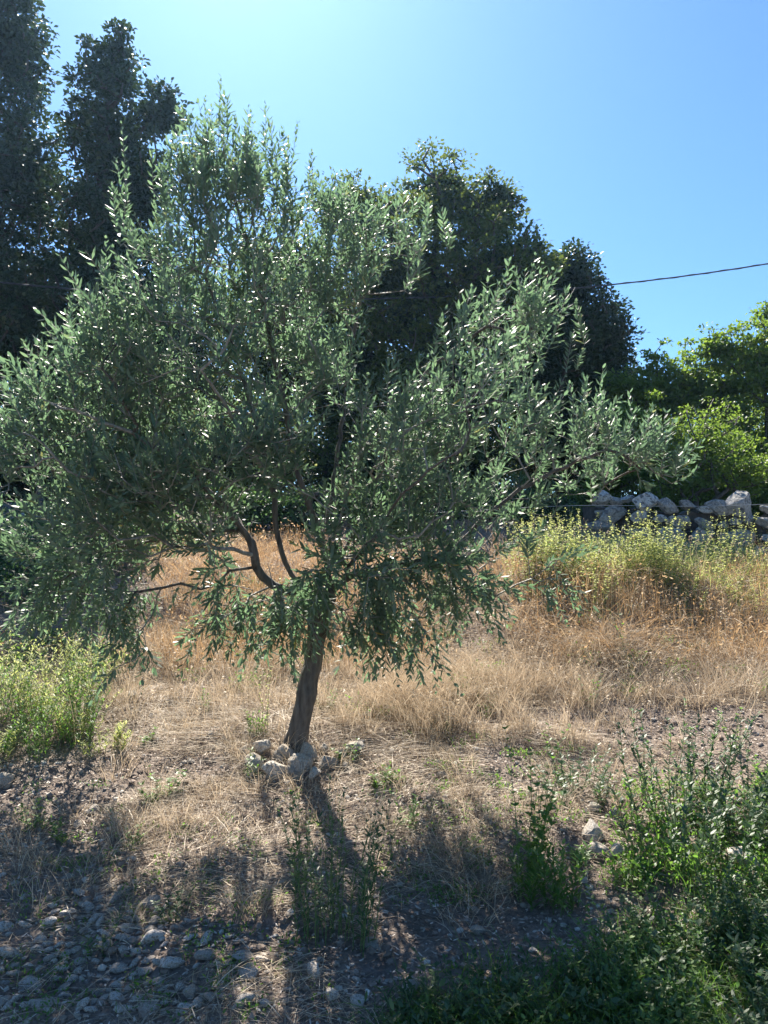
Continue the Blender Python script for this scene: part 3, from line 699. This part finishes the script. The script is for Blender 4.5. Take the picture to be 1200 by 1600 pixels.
# dead leaves and chips
dl = Acc(); n = 42000; xs_ = rng.uniform(-3.4, 3.8, n); ys_ = 2.1+4.3*rng.random(n)
P = grounds(xs_, ys_); P[:, 2] += .004+.012*rng.random(n)
leaves(dl, P, heading(n)+[0, 0, .12], rng.normal(0, .35, (n, 3))+[0, 0, 1], rng.uniform(.010, .036, n), rng.uniform(.003, .009, n), rng.uniform(-.2, .2, n))
tag(dl.build('dead_leaves', M['litter']), 'small curled dead leaves and chips strewn on the soil', 'dead leaves', kind='stuff')
# standing straw tufts on the middle slope
tf = Acc()
def tuft_field(acc, ncl, region, per, hmin, hmax, rad, wid=(.0018, .0035), lean=(.3, 1.1), bias=None):
    for _ in range(ncl):
        px, py = region(); 
        try: p = ground(px, py)
        except Exception: continue
        k = int(per*rng.uniform(.5, 1.4)); a_ = rng.uniform(0, 6.28, k); rr = rad*np.sqrt(rng.random(k))
        x = p[0]+rr*np.cos(a_); y = p[1]+rr*np.sin(a_); P = grounds(x, y)
        hd = heading(k, a_+rng.normal(0, .8, k)) if bias is None else unit(heading(k)+np.array(bias))
        blades(acc, P, hd, rng.uniform(hmin, hmax, k), rng.uniform(*lean, k), rng.uniform(*wid, k))
tuft_field(tf, 150, lambda: (random.uniform(180, 1200), random.uniform(1000, 1110)), 70, .12, .34, .12)
tuft_field(tf, 70, lambda: (random.gauss(680, 120), random.gauss(1090, 35)), 110, .15, .36, .12, bias=(-.5, -.8, 0))
tuft_field(tf, 90, lambda: (random.uniform(180, 1000), random.uniform(1090, 1300)), 40, .08, .22, .08)
tuft_field(tf, 30, lambda: (random.gauss(735, 60), random.gauss(1370, 45)), 34, .05, .2, .09, lean=(.5, 1.6))
tuft_field(tf, 40, lambda: (random.uniform(0, 420), random.uniform(1270, 1440)), 35, .06, .16, .07)
tuft_field(tf, 260, lambda: (random.uniform(240, 1210), random.uniform(905, 1050)), 60, .08, .3, .16, wid=(.002, .0045), lean=(.9, 2.4))
# seed heads and broken stalks standing out of the straw
ns = 2600; x_ = rng.uniform(-2.6, 4.8, ns); y_ = rng.uniform(4.9, 9.0, ns); hd_ = heading(ns); hs_ = rng.uniform(.2, .55, ns)
tp_ = blades(tf, grounds(x_, y_), hd_, hs_, rng.uniform(.1, .8, ns), rng.uniform(.002, .0035, ns))
for j_ in range(5): leaves(tf, tp_-np.array([0, 0, .012])*j_, hd_*.5+rng.normal(0, .5, (ns, 3)), rng.normal(0, 1, (ns, 3)), rng.uniform(.012, .03, ns), rng.uniform(.004, .009, ns))
tag(tf.build('dry_grass_tufts', M['straw']), 'tangled pale dry grass tufts on the middle of the slope', 'dry grass', kind='stuff')
dg = Acc(); n = 30000
xs_ = rng.uniform(-3.6, 6.0, n); ys_ = rng.uniform(6.3, 9.4, n); qx, qy = proj(grounds(xs_, ys_))
d_ = vnoise(xs_*1.1+50, ys_*1.1+3)
keep = (d_+.5*vnoise(xs_*3.3, ys_*3.3) > -.24) & (rng.random(n) < np.where(qx < 240, .15, 1)*np.where((qx > 780) & (ys_ > 8.35), .12, 1)); xs_, ys_ = xs_[keep], ys_[keep]; n = len(xs_)
tipp = blades(dg, grounds(xs_, ys_), heading(n), rng.uniform(.2, .5, n)*(1+.7*vnoise(xs_*2.1, ys_*2.1)), np.clip(.75+1.9*vnoise(xs_*1.7+4, ys_*1.7)+rng.normal(0, .35, n), .1, 2.3), rng.uniform(.002, .004, n))
kk = rng.random(n) < .45
leaves(dg, tipp[kk], rng.normal(0, .7, (kk.sum(), 3))+[0, 0, -.3], rng.normal(0, 1, (kk.sum(), 3)), rng.uniform(.02, .05, kk.sum()), rng.uniform(.006, .012, kk.sum()))
tag(dg.build('tall_dry_grass', M['dry']), 'tall reddish straw coloured grass on the bank below the wall', 'dry grass', kind='stuff')

# ------------------------------------------------------------------ herbs and weeds
def herb(name, label, cat, p, h, stems=6, spread=.12, leafL=.045, leafW=.014, nl=12, mat='weed', shape='lance', lean=.35, droop=0.2, group=None, stemr=.0022, tipclump=0, up=.7, bias=(0, 0)):
    root = empty(name, p); tag(root, label, cat, group)
    sa = Acc(); la = Acc()
    for s_ in range(stems):
        a_ = rng.uniform(0, 6.28); rr = spread*math.sqrt(rng.random())*.4
        b = np.array([rr*math.cos(a_), rr*math.sin(a_), -.01]); hh = h*rng.uniform(.6, 1.05)
        hd = np.array([math.cos(a_)+bias[0], math.sin(a_)+bias[1], 0])
        b[2] = float(gh(p[0]+b[0], p[1]+b[1]))-p[2]-.01
        tt = np.linspace(0, 1, 7)[:, None]
        c = b+np.array([0, 0, 1.])*hh*(tt-.12*lean*tt*tt)+hd*hh*lean*tt**1.6*rng.uniform(.3, 1.1)
        c[1:] += rng.normal(0, .006, (6, 3))
        tube(sa, c, np.linspace(stemr, stemr*.4, 7), 4)
        k = max(3, int(nl*rng.uniform(.8, 1.2))); u = np.linspace(.12, 1, k)+rng.normal(0, .02, k); u = np.clip(u, .05, 1)
        pos = np.stack([np.interp(u, tt[:, 0], c[:, j]) for j in range(3)], 1)
        for m in range(2):
            ph = np.arange(k)*2.4+rng.uniform(0, 6.28)+m*3.14+rng.normal(0, .3, k)
            Dv = np.stack([np.cos(ph), np.sin(ph), np.full(k, up)+rng.normal(0, .25, k)], 1)
            leaves(la, pos, Dv, np.stack([-np.cos(ph)*.5, -np.sin(ph)*.5, np.ones(k)], 1), leafL*rng.uniform(.6, 1.2, k)*(1.1-.45*u), leafW*rng.uniform(.7, 1.2, k), droop, shape)
        if tipclump:
            q = c[-1]+rng.normal(0, [.008, .008, .02], (tipclump, 3))
            leaves(la, q, rng.normal(0, .6, (tipclump, 3))+[0, 0, .6], rng.normal(0, 1, (tipclump, 3)), .018, .009, .1, 'broad')
    sa.build('stem', M['stem'], root); la.build('leaves', M[mat], root); return root
def hat(name, label, cat, px, py, hpx, **k):
    p = ground(px, py); return herb(name, label, cat, p, hpx/FPX*p[1], **k)
hat('weed_plant', 'bright green broad leaved weed standing left of the shaded bush', 'weed', 818, 1400, 225, stems=11, spread=.22, leafL=.055, leafW=.03, nl=12, shape='broad', lean=.3)
hat('weed_plant', 'lush light green weed clump with narrow upright leaves, right of centre foreground', 'weed', 880, 1425, 115, stems=12, spread=.2, leafL=.06, leafW=.012, nl=16, lean=.35, up=1.0)
hat('weed_plant', 'light green narrow leaved weed left of the lush clump in front', 'weed', 822, 1420, 105, stems=7, spread=.14, leafL=.055, leafW=.011, nl=14, lean=.3, up=1.0)
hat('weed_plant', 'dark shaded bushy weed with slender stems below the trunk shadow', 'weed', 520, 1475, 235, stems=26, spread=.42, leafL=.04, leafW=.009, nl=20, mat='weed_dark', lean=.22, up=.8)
hat('weed_plant', 'tall thin green weed rising just below the stone ring', 'weed', 468, 1400, 200, stems=3, spread=.08, leafL=.035, leafW=.01, nl=18, lean=.06, up=.7)
hat('weed_plant', 'thin pale stemmed weed at the right of the shaded foreground weeds', 'weed', 530, 1460, 240, stems=3, spread=.14, leafL=.03, leafW=.007, nl=14, lean=.1)
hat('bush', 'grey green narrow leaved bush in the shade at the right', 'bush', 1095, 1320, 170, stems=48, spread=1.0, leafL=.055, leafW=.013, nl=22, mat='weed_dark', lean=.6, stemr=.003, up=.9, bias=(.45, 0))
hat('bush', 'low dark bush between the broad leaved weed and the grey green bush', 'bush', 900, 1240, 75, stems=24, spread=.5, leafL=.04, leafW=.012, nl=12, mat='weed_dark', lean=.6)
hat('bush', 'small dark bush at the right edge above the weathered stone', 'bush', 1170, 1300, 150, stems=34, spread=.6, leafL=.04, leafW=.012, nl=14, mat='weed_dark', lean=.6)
hat('weed_plant', 'upright bright green sprig beside the grey green bush', 'weed', 1020, 1290, 70, stems=3, spread=.05, leafL=.05, leafW=.014, nl=9, lean=.15, up=1.1)
hat('weed_plant', 'thin white leaved seedling left of the olive trunk', 'weed', 415, 1150, 150, stems=3, spread=.06, leafL=.022, leafW=.014, nl=16, mat='yellow', shape='broad', lean=.1)
hat('weed_plant', 'light green tuft at the left foot of the olive trunk', 'weed', 400, 1150, 40, stems=9, spread=.12, leafL=.05, leafW=.007, nl=6, up=1.3)
small = [(640, 1295, 60, 'spindly weed standing alone in the centre of the foreground'), (690, 1150, 36, 'small green sprout right of the trunk on the dry grass'), (510, 1110, 46, 'green sprout just right of the olive trunk'),
         (262, 1245, 48, 'feathery weed left of centre on the straw'), (55, 1300, 46, 'pale green rosette weed in the left foreground'), (240, 1255, 30, 'little weed with a yellowing leaf, left of centre'),
         (100, 1320, 40, 'low green weed on the left foreground beside the small white stone'), (545, 1190, 36, 'tiny weed between the stone ring and the lone stone'), (205, 1330, 34, 'small leafy sprout above the pebble heap'),
         (275, 1440, 60, 'weed with rounded leaves right of the pebble heap'), (160, 1490, 60, 'sprig growing up through the pebble heap'), (230, 1160, 26, 'small round leaved weed on the left slope'),
         (280, 1000, 24, 'small sprout on the upper slope below the crown'), (920, 1105, 60, 'bright upright weed among the dry grass on the right'), (985, 1040, 90, 'thin green stalk in the tall dry grass'),
         (905, 1350, 28, 'weed sprig left of the flat white stone'), (1190, 1230, 60, 'leafy weed at the right edge'), (760, 1120, 34, 'tiny weed in the dry grass right of centre'), (330, 1110, 32, 'sprout below the hanging olive shoots'),
         (385, 1215, 40, 'dark weed at the left end of the stone ring'), (600, 1230, 26, 'seedling in the trunk shadow'), (1150, 1180, 70, 'upright weed above the right edge bush'), (860, 1180, 60, 'weed behind the broad leaved one')]
for (px, py, hp, lab) in small:
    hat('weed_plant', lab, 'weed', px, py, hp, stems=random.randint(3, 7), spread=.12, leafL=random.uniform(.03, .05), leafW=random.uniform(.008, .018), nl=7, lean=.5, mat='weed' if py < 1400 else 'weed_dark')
# green clump on the left: countable herbs in a dense stand
for k in range(26):
    px = random.uniform(-20, 165); py = random.uniform(1050, 1205)-max(0, px-80)*.35
    hat('weed_plant', 'yellow green slender weed in the dense stand at the left edge', 'weed', px, py, random.uniform(40, 125), stems=14, spread=.32, leafL=.05, leafW=.008, nl=14, mat='yellow' if k % 3 else 'weed', lean=.55, up=1.0, group='weeds in the stand at the left edge')
hat('weed_plant', 'tall flax like darker green weed at the right of the left edge stand', 'weed', 128, 1140, 130, stems=22, spread=.2, leafL=.04, leafW=.006, nl=20, mat='weed', lean=.2, up=1.1)
for px, py, lab in ((30, 1030, 'bright broad leaved creeper above the left edge stand'), (85, 1010, 'small broad leaved creeper under the hanging olive branches'), (150, 1040, 'sunlit broad leaved sprout below the left olive branches')):
    hat('creeper', lab, 'creeper', px, py, 60, stems=12, spread=.35, leafL=.07, leafW=.045, nl=5, shape='broad', lean=.8)
# yellow green herbs before the wall
k = 0
for _ in range(60):
    px = random.choice((815, 860, 925, 985, 1030, 1060, 1120, 1185, 1000, 900))+random.gauss(0, 22); py = random.uniform(866, 905)+random.random()**3*95
    hat('herb_plant', 'pale yellow green spiky herb among the others below the right wall', 'herb', px, py, min(random.uniform(30, 125), max(42, py-812+random.uniform(-10, 14))), stems=10, spread=.34, leafL=.034, leafW=.022, nl=13, mat='yellow', shape='broad', lean=.3, group='yellow green herbs below the wall', tipclump=5)
for px, py, h, lab in ((1040, 900, 110, 'tallest yellow green herb in front of the highest wall stones'), (1150, 880, 85, 'yellow green herb standing by the right end of the wall'), (890, 870, 80, 'yellow green herb at the left end of the wall'), (870, 915, 60, 'dark leafy herb where the slope meets the olive branches')):
    hat('herb_plant', lab, 'herb', px, py, h, stems=13, spread=.4, leafL=.036, leafW=.024, nl=16, mat='weed' if 'dark' in lab else 'yellow', shape='broad', lean=.3, tipclump=5)
# green grass mixed into upper right bank
gg = Acc(); n = 7000; xs_ = rng.uniform(2.0, 6.0, n); ys_ = rng.uniform(7.6, 9.9, n)
blades(gg, grounds(xs_, ys_), heading(n), rng.uniform(.1, .35, n), rng.uniform(.2, .9, n), rng.uniform(.003, .006, n)); tag(gg.build('bank_grass', M['yellow']), 'pale green grass mixed among the herbs on the right bank', 'grass', kind='stuff')
# dense ground cover lower right
gc = Acc()
def cover(n, ncl, region, hmax, L, mat_acc, crad=.05):
    pts = []
    while len(pts) < ncl:
        px, py = region(); p = ground(px, py); pts.append(p)
    c = np.array(pts); cid = rng.integers(0, ncl, n); hh = hmax*rng.uniform(.3, 1, ncl)
    u = rng.random(n)
    P = c[cid]+np.stack([rng.normal(0, crad, n), rng.normal(0, crad, n), hh[cid]*u], 1)
    P[:, 2] = np.maximum(P[:, 2], gh(P[:, 0], P[:, 1])+.004)
    leaves(mat_acc, P, rng.normal(0, .8, (n, 3))+[0, 0, .35], rng.normal(0, .5, (n, 3))+[0, 0, .9], rng.uniform(.5, 1.2, n)*L, rng.uniform(.5, 1.2, n)*L*.4, .15, 'lance')
    kb = ncl*4; ci = rng.integers(0, ncl, kb)
    blades(mat_acc, c[ci]+np.stack([rng.normal(0, crad, kb), rng.normal(0, crad, kb), np.zeros(kb)], 1), heading(kb), hh[ci]*1.1, rng.uniform(.1, .7, kb), .003)
def reg():
    while True:
        px = random.uniform(560, 1230); py = random.uniform(1410, 1640)
        if py > 1635-(px-540)*.33+random.gauss(0, 26) and vnoise(np.array([px/60.]), np.array([py/40.]))[0] > -.22: return px, py
cover(7500, 230, reg, .08, .019, gc, .07)
cover(1800, 60, reg, .16, .035, gc, .045)
gcl = Acc(); cover(5200, 150, reg, .10, .018, gcl, .05)
kb = 2600; P_ = np.array([ground(*reg()) for _ in range(130)])[rng.integers(0, 130, kb)]+rng.normal(0, .06, (kb, 3))*[1, 1, 0]; P_[:, 2] = gh(P_[:, 0], P_[:, 1]); blades(gcl, P_, heading(kb), rng.uniform(.05, .2, kb), rng.uniform(.3, 1.4, kb), rng.uniform(.002, .004, kb)); tag(gcl.build('light_ground_cover', M['weed']), 'lighter green seedlings between the dark weeds at the lower right', 'weeds', kind='stuff')
tag(gc.build('ground_cover', M['weed_dark']), 'dark green low weeds covering the lower right corner', 'weeds', kind='stuff')
gc2 = Acc(); cover(5200, 160, lambda: (random.uniform(960, 1230), random.uniform(1230, 1400)), .14, .03, gc2)
cover(2600, 90, lambda: (random.uniform(0, 500), random.uniform(1230, 1600)), .05, .02, gc2, .04)
cover(5200, 90, lambda: (random.uniform(300, 1210), random.uniform(900, 1120)), .16, .03, gc2, .06)
cover(2600, 70, lambda: (random.uniform(580, 900), random.uniform(1150, 1420)), .06, .022, gc2, .04)
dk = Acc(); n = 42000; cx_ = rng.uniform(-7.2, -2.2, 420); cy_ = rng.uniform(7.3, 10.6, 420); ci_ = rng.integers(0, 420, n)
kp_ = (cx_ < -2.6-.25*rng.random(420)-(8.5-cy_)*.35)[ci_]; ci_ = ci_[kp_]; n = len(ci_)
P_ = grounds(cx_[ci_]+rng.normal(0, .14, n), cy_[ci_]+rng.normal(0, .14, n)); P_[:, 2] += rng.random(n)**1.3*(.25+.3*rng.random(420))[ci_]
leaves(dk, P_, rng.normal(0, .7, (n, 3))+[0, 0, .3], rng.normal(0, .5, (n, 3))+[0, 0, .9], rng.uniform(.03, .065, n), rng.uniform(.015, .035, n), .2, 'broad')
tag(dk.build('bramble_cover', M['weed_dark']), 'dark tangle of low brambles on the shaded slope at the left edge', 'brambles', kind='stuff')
tag(gc2.build('scattered_ground_cover', M['weed']), 'low green seedlings scattered over the soil', 'seedlings', kind='stuff')

for k in range(46):
    px, py = reg(); py = max(py, 1420)
    v = k % 4
    hat('weed_plant', 'dark green weed among the others in the lower right corner', 'weed', px, py, random.uniform(40, 105), stems=random.randint(5, 12), spread=.25, leafL=(.03, .055, .026, .04)[v]*random.uniform(.7, 1.2), leafW=(.012, .009, .014, .018)[v], nl=11, mat='weed' if v in (0, 2) else 'weed_dark', shape='broad' if v > 1 else 'lance', lean=random.uniform(.3, .8), group='weeds crowding the lower right corner')['look'] = ('small leaved pale', 'tall narrow leaved', 'small round leaved', 'broad leaved dark')[v]
ORD = 'first second third fourth fifth sixth seventh eighth ninth tenth eleventh twelfth thirteenth fourteenth fifteenth sixteenth seventeenth eighteenth nineteenth twentieth twenty-first twenty-second twenty-third twenty-fourth twenty-fifth'.split()
def order_labels(group, sort, fmt):
    fam = {}
    for o in C.objects:
        if o.get('group') == group and o.parent is None: fam.setdefault(sort(o), []).append(o)
    for key, lst in fam.items():
        lst.sort(key=lambda o: proj(np.array([o.location[:]]))[0][0])
        for k_, o in enumerate(lst):
            if k_ < 25: o['label'] = fmt.format(nth=ORD[k_], kind=key)
def dist(o): return proj(np.array([o.location[:]]))[1][0]
order_labels('weeds crowding the lower right corner', lambda o: o['look'], '{nth} from the left of the {kind} weeds crowding the lower right corner')
order_labels('weeds in the stand at the left edge', lambda o: 'nearer' if dist(o) > 1110 else 'farther', 'slender yellow green weed, {nth} from the left of the {kind} row at the left edge')
order_labels('yellow green herbs below the wall', lambda o: ('back', 'second', 'third', 'front')[int(np.clip((dist(o)-866)//18.6, 0, 3))], 'spiky yellow green herb, {nth} from the left of the {kind} row below the wall')
# ------------------------------------------------------------------ sticks and stalks
def stalk(label, pts, r0, mat='dead_twig', name='stick', cat='stick', branches=0):
    o = pts[0]; a = Acc(); c = smooth_path(pts, .04, .002); tube(a, c-o, np.linspace(r0, r0*.4, len(c)), 6)
    for _ in range(branches):
        k = random.randint(len(c)//3, len(c)-2); d = unit(rng.normal(size=3)+[0, 0, .6]); L = random.uniform(.06, .16)
        tube(a, np.stack([c[k], c[k]+d*L*.5+[0, 0, .01], c[k]+d*L])-o, [r0*.4, r0*.3, r0*.15], 4)
    return tag(a.build(name, M[mat], origin=o), label, cat)
def gp(px, py, dz=0): p = ground(px, py); return p+[0, 0, dz]
def over(px, py, ref): return at(px, py, ref[1])
b = gp(337, 1232); stalk('short dark upright stick left of the stone ring', [b, over(338, 1205, b), over(336, 1178, b)], .006)
b = gp(218, 1290); stalk('thin dry weed stem standing left of centre', [b, over(214, 1230, b), over(205, 1170, b)], .003, branches=5)
b = gp(1088, 985); stalk('bent dry branch arching out of the tall grass on the right', [b, over(1080, 940, b), over(1083, 905, b), over(1110, 893, b), over(1180, 890, b)], .006, branches=6)
b = gp(1035, 1545); stalk('pale green leaning stalk with side shoots at the lower right', [b, over(1080, 1500, b), over(1125, 1440, b), over(1165, 1375, b)], .005, 'stem', 'stalk', 'stalk', 4)
b = gp(1178, 1560); stalk('pale green upright stalk at the right edge of the foreground', [b, over(1170, 1500, b), over(1168, 1430, b)], .004, 'stem', 'stalk', 'stalk', 2)
b = gp(2, 1040); stalk('dark thin upright post at the left edge', [b, over(3, 980, b), over(3, 930, b)], .008)
b = gp(893, 1400); stalk('short dry pale twig in front of the lush weed clump', [b, over(905, 1390, b), over(922, 1372, b)], .004)
tw_ = Acc(); n = 1500; xs_ = rng.uniform(-3.2, 3.6, n); ys_ = 2.2+4.2*rng.random(n); P = grounds(xs_, ys_)+[0, 0, .012]
H = heading(n); 
for i_ in range(n):
    L = rng.uniform(.06, .28); m = P[i_]+H[i_]*L*.5+rng.normal(0, .012, 3); e = P[i_]+H[i_]*L; e[2] = gh(e[0], e[1])+rng.uniform(.005, .04)
    tube(tw_, np.stack([P[i_], m, e]), [.003, .0024, .001], 3)
tag(tw_.build('dead_twigs', M['dead_twig']), 'thin dead twigs scattered over the slope', 'twigs', kind='stuff')

# ------------------------------------------------------------------ added haze volume, lays a blue cast over the dark trees
hb = Acc(); x0, x1, y0, y1, z0, z1 = -60, 60, -12, 60, -20, 30
x0, x1, y0, y1 = -125, 125, -65, 165
z0 = -12; z1 = 32
hv = [(x, y, z) for z in (z0, z1) for y in (y0, y1) for x in (x0, x1)]
hb.add(hv, None, [(0, 2, 3, 1), (4, 5, 7, 6), (0, 1, 5, 4), (2, 6, 7, 3), (0, 4, 6, 2), (1, 3, 7, 5)])
m = bpy.data.materials.new('added_haze_veil'); m.use_nodes = True; nt = m.node_tree
nt.nodes.remove(nt.nodes['Principled BSDF']); pv = nt.nodes.new('ShaderNodeVolumePrincipled')
pv.inputs['Color'].default_value = (.35, .62, 1, 1); pv.inputs['Density'].default_value = HAZE; pv.inputs['Anisotropy'].default_value = .55
nt.links.new(pv.outputs[0], nt.nodes['Material Output'].inputs['Volume'])
tag(hb.build('added_haze', m, smooth=False), kind='stuff')
